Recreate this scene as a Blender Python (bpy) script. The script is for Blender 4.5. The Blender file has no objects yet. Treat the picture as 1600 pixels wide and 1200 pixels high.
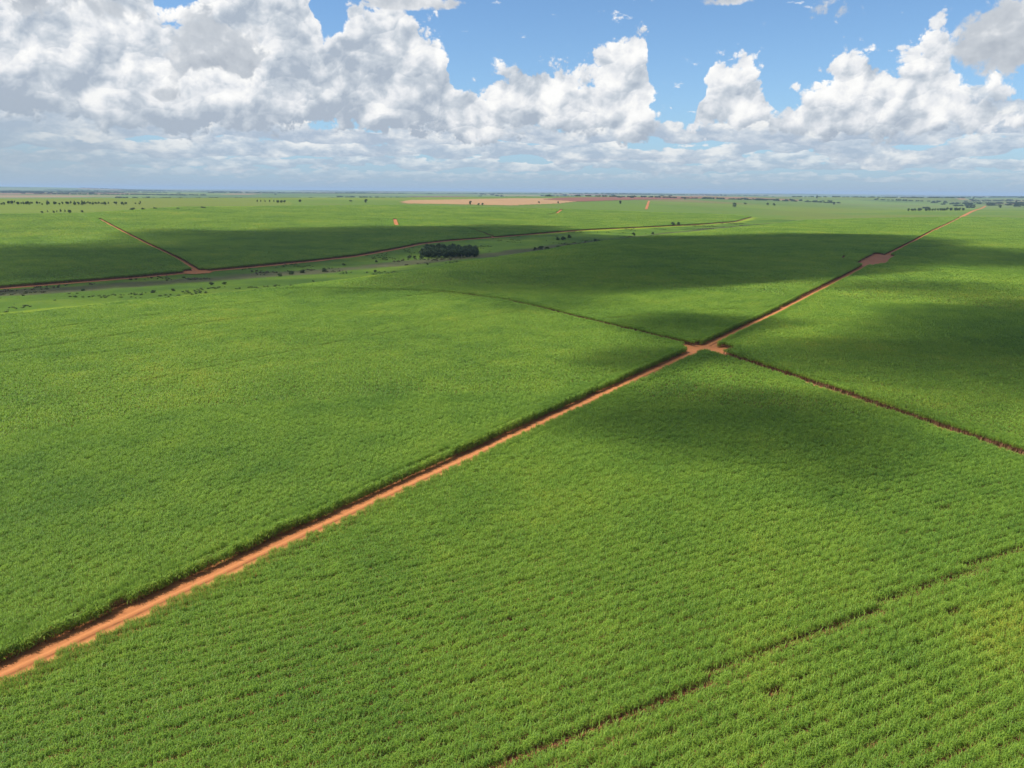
import bpy, bmesh, math, random
import numpy as np
from math import radians as R

sc = bpy.context.scene
C = sc.collection

# ---------------------------------------------------------------- camera
CAM_H = 56.0
cd = bpy.data.cameras.new('camera')
cam = bpy.data.objects.new('camera', cd); C.objects.link(cam)
cd.sensor_fit = 'HORIZONTAL'; cd.sensor_width = 36.0
cd.lens = 36.0 * 1111.0 / 1600.0
cd.clip_start = 0.5; cd.clip_end = 120000.0
from mathutils import Matrix, Vector, Euler
_p, _r = R(15.2), R(0.43)
cam.matrix_world = (Matrix.Translation((0, 0, CAM_H)) @ Matrix.Rotation(R(90) - _p, 4, 'X') @ Matrix.Rotation(_r, 4, 'Z'))
sc.camera = cam

# ---------------------------------------------------------------- exposure / render settings
sc.view_settings.view_transform = 'Standard'
sc.view_settings.look = 'None'
sc.view_settings.gamma = 1.0
sc.view_settings.use_curve_mapping = False
sc.view_settings.exposure = 0.55
sc.render.engine = 'CYCLES'
cy = sc.cycles
cy.max_bounces = 5; cy.diffuse_bounces = 3; cy.glossy_bounces = 2; cy.transmission_bounces = 3
cy.transparent_max_bounces = 16; cy.volume_bounces = 0
cy.use_denoising = True
cy.denoiser = 'OPENIMAGEDENOISE'; cy.denoising_input_passes = 'RGB_ALBEDO_NORMAL'; cy.denoising_prefilter = 'ACCURATE'
cy.use_adaptive_sampling = True; cy.adaptive_threshold = 0.01; cy.adaptive_min_samples = 32
cy.caustics_reflective = False; cy.caustics_refractive = False

# ---------------------------------------------------------------- sun
SUN_AZ, SUN_EL = R(-100.0), R(58.0)          # azimuth from +Y towards +X
SUN = Vector((math.sin(SUN_AZ) * math.cos(SUN_EL), math.cos(SUN_AZ) * math.cos(SUN_EL), math.sin(SUN_EL)))
sl = bpy.data.lights.new('sun', 'SUN'); sl.energy = 5.0; sl.angle = R(0.53); sl.color = (1.0, 0.96, 0.89)
so = bpy.data.objects.new('sun', sl); C.objects.link(so)
so.rotation_euler = SUN.to_track_quat('Z', 'Y').to_euler()

# ---------------------------------------------------------------- small node language
class X:
    """A shader value: wraps a socket (or a number) so that sums and products build Math nodes."""
    nt = None
    def __init__(s, v): s.v = v
    @staticmethod
    def op(o, *a, clamp=False):
        n = X.nt.nodes.new('ShaderNodeMath'); n.operation = o; n.use_clamp = clamp
        for i, q in enumerate(a):
            q = q.v if isinstance(q, X) else q
            if isinstance(q, (int, float)): n.inputs[i].default_value = q
            else: X.nt.links.new(q, n.inputs[i])
        return X(n.outputs[0])
    def __add__(s, o): return X.op('ADD', s, o)
    __radd__ = __add__
    def __sub__(s, o): return X.op('SUBTRACT', s, o)
    def __rsub__(s, o): return X.op('SUBTRACT', o, s)
    def __mul__(s, o): return X.op('MULTIPLY', s, o)
    __rmul__ = __mul__
    def __truediv__(s, o): return X.op('DIVIDE', s, o)
def sat(a): return X.op('ADD', a, 0.0, clamp=True)
def sstep(a, lo, hi):
    n = X.nt.nodes.new('ShaderNodeMapRange'); n.interpolation_type = 'SMOOTHSTEP'
    X.nt.links.new(a.v, n.inputs[0]); n.inputs[1].default_value = lo; n.inputs[2].default_value = hi
    return X(n.outputs[0])
def gexp(a): return X.op('EXPONENT', a)
def vec(x, y, z):
    n = X.nt.nodes.new('ShaderNodeCombineXYZ')
    for i, q in enumerate((x, y, z)):
        q = q.v if isinstance(q, X) else q
        if isinstance(q, (int, float)): n.inputs[i].default_value = q
        else: X.nt.links.new(q, n.inputs[i])
    return n.outputs[0]
def noise(v, scale, detail=4, rough=.55, dist=0., out=0):
    n = X.nt.nodes.new('ShaderNodeTexNoise'); X.nt.links.new(v, n.inputs['Vector'])
    n.inputs['Scale'].default_value = scale; n.inputs['Detail'].default_value = detail
    n.inputs['Roughness'].default_value = rough; n.inputs['Distortion'].default_value = dist
    return X(n.outputs[out])
def voro(v, scale, detail=0., rough=.5, feature='F1', out='Distance', metric='EUCLIDEAN', rnd=1., lac=2.):
    n = X.nt.nodes.new('ShaderNodeTexVoronoi'); X.nt.links.new(v, n.inputs['Vector']); n.feature = feature; n.distance = metric
    n.inputs['Scale'].default_value = scale; n.inputs['Detail'].default_value = detail
    n.inputs['Roughness'].default_value = rough; n.inputs['Lacunarity'].default_value = lac
    n.inputs['Randomness'].default_value = rnd
    if feature == 'SMOOTH_F1': n.inputs['Smoothness'].default_value = .6
    return X(n.outputs[out])
def mix(f, a, b):
    n = X.nt.nodes.new('ShaderNodeMix'); n.data_type = 'RGBA'
    f = f.v if isinstance(f, X) else f
    if isinstance(f, (int, float)): n.inputs[0].default_value = f
    else: X.nt.links.new(f, n.inputs[0])
    for i, q in ((6, a), (7, b)):
        q = q.v if isinstance(q, X) else q
        if isinstance(q, tuple): n.inputs[i].default_value = (*q[:3], 1)
        else: X.nt.links.new(q, n.inputs[i])
    return X(n.outputs[2])
def scale_col(c, f):
    n = X.nt.nodes.new('ShaderNodeVectorMath'); n.operation = 'SCALE'
    X.nt.links.new(c.v, n.inputs[0])
    if isinstance(f, X): X.nt.links.new(f.v, n.inputs[3])
    else: n.inputs[3].default_value = f
    return X(n.outputs[0])
def ramp(f, stops, mode='LINEAR'):
    n = X.nt.nodes.new('ShaderNodeValToRGB'); n.color_ramp.interpolation = mode
    X.nt.links.new(f.v, n.inputs[0]); e = n.color_ramp.elements
    while len(e) < len(stops): e.new(.5)
    for q, (p, c) in zip(e, stops): q.position = p; q.color = (*c, 1)
    return X(n.outputs[0])
def fcurve(x, lo, hi, pts, vlo, vhi):
    """piecewise linear curve of x over [lo, hi], values in [vlo, vhi]"""
    n = X.nt.nodes.new('ShaderNodeFloatCurve'); m = n.mapping; cu = m.curves[0]
    P = [((a - lo) / (hi - lo), (b - vlo) / (vhi - vlo)) for a, b in pts]
    cu.points[0].location = P[0]; cu.points[1].location = P[-1]
    for p in P[1:-1]: cu.points.new(*p)
    for p in cu.points: p.handle_type = 'VECTOR'
    m.update()
    t = sat((x - lo) / (hi - lo)); X.nt.links.new(t.v, n.inputs['Value'])
    return X(n.outputs[0]) * (vhi - vlo) + vlo

# ---------------------------------------------------------------- sky
def build_sky():
    w = bpy.data.worlds.new('World'); sc.world = w; w.use_nodes = True
    nt = w.node_tree; nt.nodes.clear(); X.nt = nt
    out = nt.nodes.new('ShaderNodeOutputWorld'); bg = nt.nodes.new('ShaderNodeBackground')
    sky = nt.nodes.new('ShaderNodeTexSky'); sky.sky_type = 'NISHITA'; sky.sun_disc = False
    sky.sun_elevation = SUN_EL; sky.sun_rotation = SUN_AZ; sky.altitude = 600; sky.air_density = 1.0; sky.dust_density = 0.3; sky.ozone_density = 1.0
    STR = 0.095
    bg.inputs['Strength'].default_value = STR
    tc = nt.nodes.new('ShaderNodeTexCoord')
    sep = nt.nodes.new('ShaderNodeSeparateXYZ'); nt.links.new(tc.outputs['Generated'], sep.inputs[0])
    x, y, z = (X(sep.outputs[i]) for i in range(3))
    DEG = 180 / math.pi
    az = X.op('ARCTAN2', x, y) * DEG
    el = X.op('ARCSINE', z) * DEG
    K = 1.0 / DEG
    P = vec(x, y, z * 1.12)
    dP = vec(x - .008, y, z * 1.12 + .014)      # the same fields read a little further towards the sun
    def blob(a, e, ra, re):
        u = (az - a) / ra; v = (el - e) / re
        return gexp((u * u + v * v) * -1.0)
    warp = noise(P, 18, 2, .5, out=1)
    def warped(pos, k):
        a = X.nt.nodes.new('ShaderNodeVectorMath'); a.operation = 'MULTIPLY_ADD'
        X.nt.links.new(warp.v, a.inputs[0]); a.inputs[1].default_value = (k, k, k); X.nt.links.new(pos, a.inputs[2])
        return a.outputs[0]
    p0, p1 = warped(P, .02), warped(dP, .02)
    # --- heaped cumulus: height of the cloud tops over azimuth (degrees)
    TOP = [(-55, 13.5), (-32.4, 15.9), (-27.4, 16.7), (-24.6, 14.0), (-24.0, 11.6), (-22.4, 11.7), (-20.9, 14.4), (-14.6, 14.9), (-13.8, 10.5), (-12.7, 10.8), (-11.9, 13.2), (-8.5, 13.8), (-5.8, 12.5), (-4.7, 10.0), (-4.4, 7.7), (-3.8, 7.5), (-3.0, 9.0), (-1.6, 9.2), (-0.2, 9.2), (1.2, 9.4), (2.2, 9.8), (3.1, 9.5), (4.6, 9.0), (6.0, 9.4), (6.6, 10.7), (7.7, 11.6), (8.6, 12.0), (9.5, 11.5), (10.1, 8.1), (10.5, 6.2), (11.6, 5.5), (12.4, 4.4), (13.5, 4.2), (14.1, 5.2), (14.2, 9.1), (15.1, 10.1), (16.6, 9.7), (18.0, 8.9), (18.4, 7.5), (19.1, 6.0), (20.1, 6.8), (21.0, 7.8), (22.4, 8.3), (23.0, 10.0), (24.0, 10.2), (25.0, 9.5), (26.2, 9.1), (26.9, 9.9), (27.8, 11.0), (28.4, 11.7), (29.0, 11.0), (29.7, 9.0), (30.5, 7.2), (31.7, 7.2), (32.7, 6.4), (33.8, 5.9), (42, 8.0), (55, 10.0)]
    wb = nt.nodes.new('ShaderNodeSeparateColor'); nt.links.new(warp.v, wb.inputs[0])
    top = fcurve(az + (X(wb.outputs[0]) - .5) * 2.6, -55, 55, TOP, 0, 20)
    S = 40
    vn = nt.nodes.new('ShaderNodeTexVoronoi'); nt.links.new(p0, vn.inputs['Vector'])
    vn.inputs['Scale'].default_value = S; vn.inputs['Detail'].default_value = 3; vn.inputs['Roughness'].default_value = .55; vn.inputs['Lacunarity'].default_value = 2.3
    dv = nt.nodes.new('ShaderNodeVectorMath'); dv.operation = 'SUBTRACT'; nt.links.new(p0, dv.inputs[0]); nt.links.new(vn.outputs['Position'], dv.inputs[1])
    dd = nt.nodes.new('ShaderNodeVectorMath'); dd.operation = 'DOT_PRODUCT'; nt.links.new(dv.outputs[0], dd.inputs[0]); dd.inputs[1].default_value = (-.35 * S, 0, .94 * S)
    puff = X(dd.outputs['Value'])
    n0 = noise(p0, 20, 7, .54); n1 = noise(p1, 20, 5, .54)
    h0 = (1.0 - X(vn.outputs['Distance'])) * .45 + n0 * .9
    base = 3.9 + (noise(vec(az * .09, 3.0, 0.0), 1.0, 2, .5) - .5) * 3.5
    depth = top + .8 - el + (X(wb.outputs[1]) - .5) * 1.6
    D = X.op('MINIMUM', X.op('MINIMUM', depth * .50, depth * 2.2), (el - base) * .9 + .55) + (h0 - .72) * 2.3
    a_cum = sstep(D, -.04, .32)
    lit = sat(.57 + puff * .55 + (n0 - n1) * 2.7 + sstep(depth, 2.6, 0.) * .16 - sstep(el - base, 1.8, -.3) * .42)
    shade = sstep(noise(P, 6.5, 3, .55) + fcurve(az, -55, 55, [(-55, .22), (-38, .19), (-26, .12), (-14, .05), (0, -.06), (20, -.06), (40, .0), (55, .1)], -.3, .3), .52, .66)
    lit = sat(lit - shade * .38 - blob(-24.0, 4.2, 6.0, .6) * .30 - blob(-33, 5.4, 4.0, 1.2) * .25)
    col_c = ramp(lit, [(0, (.42, .485, .575)), (.3, (.58, .635, .70)), (.58, (.81, .83, .86)), (.82, (.96, .96, .95)), (1, (1.0, 1.0, .985))])
    # --- rows of smaller, flat-based clouds, ever lower and finer towards the horizon
    def row(c, b, hgt, sx, sz, seed, thr, amount):
        v = warped(vec(x * sx + seed, y * sx, z * sz), .5)
        n = noise(v, 1.0, 6, .62)
        low = noise(vec(x * sx * .22 + seed, y * sx * .22, z * sz * .30), 1.0, 3, .6)
        t = (el - b) / hgt + (low - .5) * 3.4
        prof = sstep(t, -.35, .1) * (1.0 - sstep(t, .2, 1.5))
        al = sstep(prof * .5 + n, thr, thr + .10)
        q = sat(.30 + t * .32 + (n - .55) * 2.6 + (low - .5) * .8)
        col = ramp(q, [(0, (.44, .53, .65)), (.33, (.60, .67, .75)), (.60, (.84, .86, .87)), (1, (.985, .98, .955))])
        return mix(al * amount, c, scale_col(col, k))
    # --- near grey clouds passing in front, and the broken cover overhead
    m = blob(-21.4, 9.1, 4.4, 2.5) * 1.25 + blob(-31, 11.0, 5.0, 1.3) * 1.05 + blob(32.4, 9.6, 2.6, 2.3) * 1.3 + blob(-24.9, 6.1, 1.2, .4) + blob(-8.1, 12.9, 4.5, .6) * .9 + blob(22.4, 11.7, 2.2, 1.0) * .75 + blob(15.3, 12.8, 2.2, .45) * .7 + sstep(el, 14, 26) * .50
    q0 = noise(p0, 17, 7, .6)
    Df = m * .85 + (q0 - .5) * 3.4 * sat(m * 2.2)
    a_front = sstep(Df, .46, .74)
    litn = sat(.30 + (q0 - noise(p1, 17, 4, .6)) * 2.4 + sstep(Df, 1.0, .5) * .25 + sstep(el, 16, 30) * .35)
    col_n = ramp(litn, [(0, (.44, .485, .55)), (.5, (.58, .62, .67)), (1, (.93, .93, .93))])
    rain = blob(-34, 1.8, 8.5, 2.6)             # rain-hung air low on the left
    k = .70 / STR
    blue = nt.nodes.new('ShaderNodeVectorMath'); blue.operation = 'MULTIPLY'; nt.links.new(sky.outputs[0], blue.inputs[0]); blue.inputs[1].default_value = (.66, .86, 1.03)
    c = X(blue.outputs[0])
    e0 = X.op('MAXIMUM', el, 0.0)
    c = mix(gexp(e0 * -.20) * .85, c, (.34 * k, .51 * k, .73 * k))
    c = row(c, .9, .6, 56, 190, 3.1, .72, .45)
    c = row(c, 1.6, .9, 40, 115, 7.7, .69, .75)
    c = row(c, 2.5, 1.3, 30, 72, 11.3, .68, .92)
    c = row(c, 3.6, 1.9, 21, 46, 17.9, .66, 1.0)
    c = mix(a_cum, c, scale_col(col_c, k))
    c = mix(a_front, c, scale_col(col_n, k))
    c = mix(rain * .6, c, (.36 * k, .45 * k, .53 * k))
    c = mix(gexp(e0 * -.75) * .85, c, (.385 * k, .465 * k, .535 * k))
    nt.links.new(c.v, bg.inputs['Color']); nt.links.new(bg.outputs[0], out.inputs[0])
    w.cycles.sampling_method = 'NONE'
build_sky()
#SKY_END

# ================================================================= terrain
STREAM = np.array([(-900, 120), (-560, 250), (-300, 410), (-150, 540), (-40, 680), (110, 900), (330, 1230), (700, 1700), (1300, 2600), (2500, 4300)], float)
def stream_dist(x, y):
    """signed distance from the stream line (positive on its far side)"""
    x = np.atleast_1d(np.asarray(x, float)); y = np.atleast_1d(np.asarray(y, float))
    best = np.full(x.shape, 1e18); sg = np.zeros(x.shape)
    for a, b in zip(STREAM[:-1], STREAM[1:]):
        d = b - a; L = d @ d
        t = np.clip(((x - a[0]) * d[0] + (y - a[1]) * d[1]) / L, 0, 1)
        ex = x - a[0] - t * d[0]; ey = y - a[1] - t * d[1]
        q = ex * ex + ey * ey; s = np.sign(d[0] * (y - a[1]) - d[1] * (x - a[0]))
        m = q < best; best = np.where(m, q, best); sg = np.where(m, s, sg)
    return np.sqrt(best) * np.where(sg == 0, 1, sg)
def sm(t):
    t = np.clip(t, 0, 1); return t * t * (3 - 2 * t)
def hgt(x, y):
    x = np.atleast_1d(np.asarray(x, float)); y = np.atleast_1d(np.asarray(y, float))
    s = stream_dist(x, y); r = np.hypot(x, y)
    z = -3.0 * np.exp(-(s / 70.) ** 2) + 27 * sm((s - 60) / 1250.) * (1 - sm((s - 1500) / 1500.))
    f = sm((r - 500) / 2500.)
    z = z + f * (4.5 * np.sin(x / 420. + 1.3) * np.sin(y / 520. + .4) + 3 * np.sin(x / 211. - y / 330.)) * (1 - .6 * sm(s / 400.))
    g = sm((r - 4500) / 6000.)
    z = z + g * (12 * np.sin(x / 1900. + .7) * np.cos(y / 2300.) + 9 * np.sin(x / 1100. - y / 1500. + 2) + 4)
    return z + 52 * np.exp(-(((x + 12500) / 4500.) ** 2 + ((y - 14500) / 2500.) ** 2))
def h1(x, y): return float(hgt(x, y)[0])

# ---------------------------------------------------------------- mesh helpers
def mesh_np(name, V, F, mats, mi=None, smooth=False):
    """V (n,3), F (m,3|4) arrays -> mesh"""
    V = np.asarray(V, np.float32); F = np.asarray(F, np.int32); k = F.shape[1]
    me = bpy.data.meshes.new(name)
    me.vertices.add(len(V)); me.vertices.foreach_set('co', V.ravel())
    me.loops.add(F.size); me.loops.foreach_set('vertex_index', F.ravel())
    me.polygons.add(len(F)); me.polygons.foreach_set('loop_start', np.arange(0, F.size, k, dtype=np.int32))
    for m in mats: me.materials.append(m)
    if mi is not None: me.polygons.foreach_set('material_index', np.asarray(mi, np.int32))
    me.update(calc_edges=True); me.validate()
    if smooth: me.polygons.foreach_set('use_smooth', np.ones(len(F), bool))
    return me
def put(name, me, parent=None, **tags):
    o = bpy.data.objects.new(name, me); C.objects.link(o)
    if parent: o.parent = parent
    for k, v in tags.items(): o[k] = v
    return o
def new_mat(name):
    m = bpy.data.materials.new(name); m.use_nodes = True; nt = m.node_tree; nt.nodes.clear(); X.nt = nt
    out = nt.nodes.new('ShaderNodeOutputMaterial'); return m, nt, out
def diffuse(nt, out, col, rough=.9, spec=.2, bump=None, bump_d=.1, transl=None):
    b = nt.nodes.new('ShaderNodeBsdfPrincipled'); b.inputs['Roughness'].default_value = rough; b.inputs['Specular IOR Level'].default_value = spec
    if isinstance(col, tuple): b.inputs['Base Color'].default_value = (*col, 1)
    else: nt.links.new(col.v, b.inputs['Base Color'])
    if bump is not None:
        bn = nt.nodes.new('ShaderNodeBump'); bn.inputs['Strength'].default_value = 1; bn.inputs['Distance'].default_value = bump_d
        nt.links.new(bump.v, bn.inputs['Height']); nt.links.new(bn.outputs[0], b.inputs['Normal'])
    sh = b.outputs[0]
    if transl:
        t = nt.nodes.new('ShaderNodeBsdfTranslucent'); nt.links.new(transl[1].v, t.inputs[0])
        mx = nt.nodes.new('ShaderNodeMixShader'); mx.inputs[0].default_value = transl[0]
        nt.links.new(sh, mx.inputs[1]); nt.links.new(t.outputs[0], mx.inputs[2]); sh = mx.outputs[0]
    nt.links.new(sh, out.inputs[0])
def position():
    g = X.nt.nodes.new('ShaderNodeNewGeometry'); return g.outputs['Position']
def split(v):
    s = X.nt.nodes.new('ShaderNodeSeparateXYZ'); X.nt.links.new(v, s.inputs[0]); return [X(q) for q in s.outputs]
def islands():
    g = X.nt.nodes.new('ShaderNodeNewGeometry'); return X(g.outputs['Random Per Island'])
def obj_random():
    g = X.nt.nodes.new('ShaderNodeObjectInfo'); return X(g.outputs['Random'])
def mul_col(a, b):
    n = X.nt.nodes.new('ShaderNodeVectorMath'); n.operation = 'MULTIPLY'; X.nt.links.new(a.v, n.inputs[0]); X.nt.links.new(b.v, n.inputs[1]); return X(n.outputs[0])

# ---------------------------------------------------------------- materials
def mat_cane():
    m, nt, out = new_mat('cane_leaf')
    p = position()
    big = noise(p, .012, 4, .6); mid = noise(p, .07, 3, .6)
    t = sat((big - .5) * 1.2 + (mid - .5) * .7 + .45 + (islands() - .5) * .6 + (obj_random() - .5) * .12)
    px_, py_, pz_ = split(p)
    dx_ = (px_ - 66.) / 9.; dy_ = (py_ - 76.) / 12.
    t = t + gexp((dx_ * dx_ + dy_ * dy_) * -1.0) * (mid * .75 - .15)
    c = ramp(t, [(0, (.085, .185, .022)), (.42, (.172, .290, .029)), (.75, (.230, .342, .035)), (1, (.34, .35, .04))])
    c = scale_col(c, CANE)
    diffuse(nt, out, c, .55, .28, transl=(.40, scale_col(c, 1.3)))
    return m
CANE = 1.05
def mat_dry():
    m, nt, out = new_mat('cane_dry_leaf')
    c = ramp(islands(), [(0, (.12, .060, .030)), (.5, (.22, .115, .055)), (1, (.36, .22, .11))])
    diffuse(nt, out, c, .8, .1)
    return m
def mat_soil_ground():
    """red earth near, a patchwork of far fields beyond the cane blocks"""
    m, nt, out = new_mat('ground')
    p = position(); x, y, z = split(p)
    soil = ramp(noise(p, .35, 5, .6), [(.3, (.17, .066, .034)), (.7, (.27, .115, .058))])
    q = vec(x * .00135 + y * .0004 + (noise(p, .0006, 2, .5) - .5) * .5, y * .0011 - x * .0005, 0.0)
    cell = voro(q, 1.0, 0, out='Color', metric='CHEBYCHEV', rnd=.8)
    cs = nt.nodes.new('ShaderNodeSeparateColor'); nt.links.new(cell.v, cs.inputs[0])
    near = ramp(X(cs.outputs[0]), [(0, (.112, .168, .020)), (.3, (.095, .155, .019)), (.55, (.125, .180, .022)), (.8, (.142, .185, .024)), (1, (.10, .152, .020))])
    far = ramp(X(cs.outputs[0]), [(0, (.075, .125, .030)), (.25, (.11, .16, .035)), (.45, (.14, .17, .05)), (.6, (.06, .10, .028)), (.78, (.13, .19, .04)), (.92, (.26, .17, .09)), (1, (.15, .07, .045))])
    r = X.op('SQRT', x * x + y * y)
    grass = mix(sstep(r, 2600, 4200), near, far)
    pas = sstep(noise(p, .0016, 3, .6), .50, .60) * (1.0 - sstep(r, 2600, 3600))
    grass = mix(pas * .6, grass, (.135, .155, .030))
    streak = noise(vec(x * .004 + y * .002, y * .03 - x * .014, 0.0), 1.0, 4, .6)
    grass = scale_col(grass, .68 + streak * .35 + (noise(p, .09, 3, .7) - .5) * .3)
    at = nt.nodes.new('ShaderNodeAttribute'); at.attribute_name = 'soil'
    f = sstep(X(at.outputs['Fac']), .35, .65)
    diffuse(nt, out, mix(f, grass, soil), .95, .1, bump=noise(p, 1.3, 4, .6), bump_d=.25)
    return m
def mat_road(name, lo, hi, centre=None):
    m, nt, out = new_mat(name)
    p = position()
    at = nt.nodes.new('ShaderNodeAttribute'); at.attribute_name = 'across'
    u = X(at.outputs['Fac'])                       # metres from the middle of the road
    n = noise(p, .5, 6, .65); big = noise(p, .05, 3, .6)
    c = ramp(sat(n * .7 + big * .5 - .1), [(.25, lo), (.75, hi)])
    wob = u + (noise(p, .08, 2, .5) - .5) * 1.0
    def rut(a, wd):
        d = (wob - a) / wd; return gexp(d * d * -1.0)
    ruts = rut(-.95, .28) + rut(.95, .28)
    strip = rut(0., .30) + rut(2.4, .5) * .6
    c = mix(sat(ruts * .65), c, tuple(min(1, v * 1.16) for v in hi))
    c = mix(sat(strip * 1.5 * noise(p, .6, 4, .7)), c, tuple(v * .5 for v in lo))
    diffuse(nt, out, c, .95, .1, bump=n - ruts * .25, bump_d=.12)
    return m
def mat_meadow():
    m, nt, out = new_mat('meadow')
    p = position(); x, y, z = split(p)
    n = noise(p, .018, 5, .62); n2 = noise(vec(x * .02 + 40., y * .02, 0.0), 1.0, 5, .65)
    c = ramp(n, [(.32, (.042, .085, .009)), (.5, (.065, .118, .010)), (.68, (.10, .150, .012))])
    at = nt.nodes.new('ShaderNodeAttribute'); at.attribute_name = 'swamp'
    s = sstep(X(at.outputs['Fac']) + (n2 - .5) * 1.3,   .55, .9)
    c = mix(s * .85, c, ramp(noise(p, .05, 5, .7), [(.3, (.042, .046, .020)), (.7, (.080, .068, .036))]))
    ay = nt.nodes.new('ShaderNodeAttribute'); ay.attribute_name = 'yellow'
    c = mix(sstep(X(ay.outputs['Fac']) + (n2 - .5) * .9, .45, .85), c, ramp(n, [(.35, (.12, .185, .010)), (.65, (.21, .245, .014))]))
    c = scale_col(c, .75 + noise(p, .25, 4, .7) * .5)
    diffuse(nt, out, c, .95, .1, bump=noise(p, .5, 5, .7), bump_d=.5)
    return m
def mat_plain(name, lo, hi, sc_=.02):
    m, nt, out = new_mat(name); p = position(); x, y, z = split(p)
    n = noise(p, sc_, 5, .65); st = noise(vec(x * .01, y * .12, 0.0), 1.0, 3, .6)
    diffuse(nt, out, ramp(n * .6 + st * .4, [(.3, lo), (.7, hi)]), .95, .1)
    return m
def mat_foliage(name, lo, hi):
    m, nt, out = new_mat(name)
    c = mix(sat(islands() * .8 + (obj_random() - .5) * .5 + .1), lo, hi)
    diffuse(nt, out, c, .6, .25, transl=(.22, scale_col(c, 1.2)))
    return m
def mat_bark(name, col):
    m, nt, out = new_mat(name)
    p = position(); n = noise(p, 3., 4, .6)
    diffuse(nt, out, ramp(n, [(.3, tuple(v * .7 for v in col)), (.7, col)]), .9, .1)
    return m
M_CANE, M_DRY = mat_cane(), mat_dry()
M_GROUND = mat_soil_ground()
M_ROAD = mat_road('road_earth', (.285, .105, .038), (.40, .162, .060))
M_TRACK = mat_road('track_earth', (.25, .095, .042), (.36, .15, .068))
M_TRACK_DARK = mat_road('track_overgrown', (.085, .080, .028), (.23, .115, .05))
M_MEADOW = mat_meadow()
M_LEAF_DARK = mat_foliage('leaf_dark', (.022, .045, .016), (.050, .085, .025))
M_LEAF_MID = mat_foliage('leaf_mid', (.035, .065, .018), (.075, .115, .028))
M_BUSH = mat_foliage('leaf_bush', (.030, .058, .016), (.085, .12, .030))
M_BARK = mat_bark('bark', (.22, .17, .12)); M_BARK_PALE = mat_bark('bark_pale', (.42, .38, .32))

# ---------------------------------------------------------------- plan of the place (metres, +Y ahead of the camera)
MAIN = [(-215, -148), (-60, 71.6), (-20, 128.5), (69, 254.6), (124.5, 335), (209.6, 462.5), (306.5, 608.6), (467.8, 850.1), (638.5, 1108.8), (1096.4, 1790.5), (2270, 3527)]
RIGHT = [(69, 254.6), (87.4, 210.5), (99.8, 176.4), (111.4, 146), (157.6, 36)]
LEFT = [(69, 254.6), (51.6, 282.6), (38.4, 303), (15.1, 339.2), (-3.6, 364.5), (-24.6, 383.9), (-39.4, 393), (-65.2, 399.3), (-112, 404.5), (-140, 402)]
UPPER = [(61.6, 786), (125, 715), (179.2, 672), (224.7, 634), (285, 586), (301, 573.5), (336, 538.4), (359.5, 503), (480, 360)]
CURVE = [(281.5, 592), (286, 625), (300, 652)]
FAR_ROAD = [(-560, 190), (-450, 285), (-305.8, 423.4), (-282.8, 448.4), (-257, 476.1), (-226.3, 514.5), (-197.1, 549.6), (-168.9, 589.4), (-137.9, 641.6), (-114.6, 711.5), (-98.1, 775), (-74.1, 824.3), (-17.3, 900.5), (32.9, 973.9), (91.8, 1060.7), (206.8, 1186.2), (354, 1351.2), (454.9, 1488.5), (566.6, 1733)]
FAR_TRACK = [(-226.3, 514.5), (-320.9, 654.9), (-419.3, 794.9), (-587.9, 1034.4)]
T_SHORT = [(-204, 1255), (-178, 1107), (-171.7, 1079)]
T_DIAG = [(-22.2, 885), (-56, 1031), (-102, 1140), (-170, 1197)]
T_BEND = [(74, 1588), (99, 1662), (125, 1883)]
T_LONG = [(384, 2115), (569, 3080)]
BARE = [(275, 578), (347, 690), (352, 664), (300, 580), (280, 560)]
MEADOW_S = [(-420, 90), (-320, 215), (-224, 306.8), (-190.8, 350.3), (-160, 375.8), (-137.2, 399.4), (-98.1, 453), (-68.3, 504.7), (-41.4, 570.6), (-.9, 647.8), (30.5, 709.9), (69.3, 795.6), (125.8, 899.1), (237.8, 1044.5), (293.4, 1117), (481.8, 1377.2), (664.3, 1653)]

def seg_dist(x, y, pts):
    best = np.full(np.shape(x), 1e18)
    for (ax, ay), (bx, by) in zip(pts[:-1], pts[1:]):
        dx, dy = bx - ax, by - ay
        t = np.clip(((x - ax) * dx + (y - ay) * dy) / (dx * dx + dy * dy), 0, 1)
        best = np.minimum(best, np.hypot(x - ax - t * dx, y - ay - t * dy))
    return best
def inside(x, y, poly):
    r = np.zeros(np.shape(x), bool); n = len(poly); j = n - 1
    for i in range(n):
        xi, yi = poly[i]; xj, yj = poly[j]
        if yi != yj:
            c = ((yi > y) != (yj > y)) & (x < (xj - xi) * (y - yi) / (yj - yi) + xi); r ^= c
        j = i
    return r
LANES = [(MAIN, 2.75), (RIGHT, 2.6), (LEFT, 2.3), (UPPER, 2.3), (CURVE, 1.2), (FAR_ROAD, 3.0), (FAR_TRACK, 2.6), (T_SHORT, 3.0), (T_DIAG, 1.8), (T_BEND, 3.5)]
def lane_gap(x, y):
    """distance to the edge of the nearest lane (negative on it)"""
    d = np.full(np.shape(x), 1e9)
    for pts, w in LANES: d = np.minimum(d, seg_dist(x, y, pts) - w)
    d = np.minimum(d, np.hypot(x - 71, y - 254.6) * .9 - 7.2)         # the crossing is worn wide
    d = np.minimum(d, np.hypot(x + 227, y - 514) - 9.)
    ib = inside(x, y, BARE); d = np.where(ib, -1, np.minimum(d, seg_dist(x, y, BARE + BARE[:1])))
    return d

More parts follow.
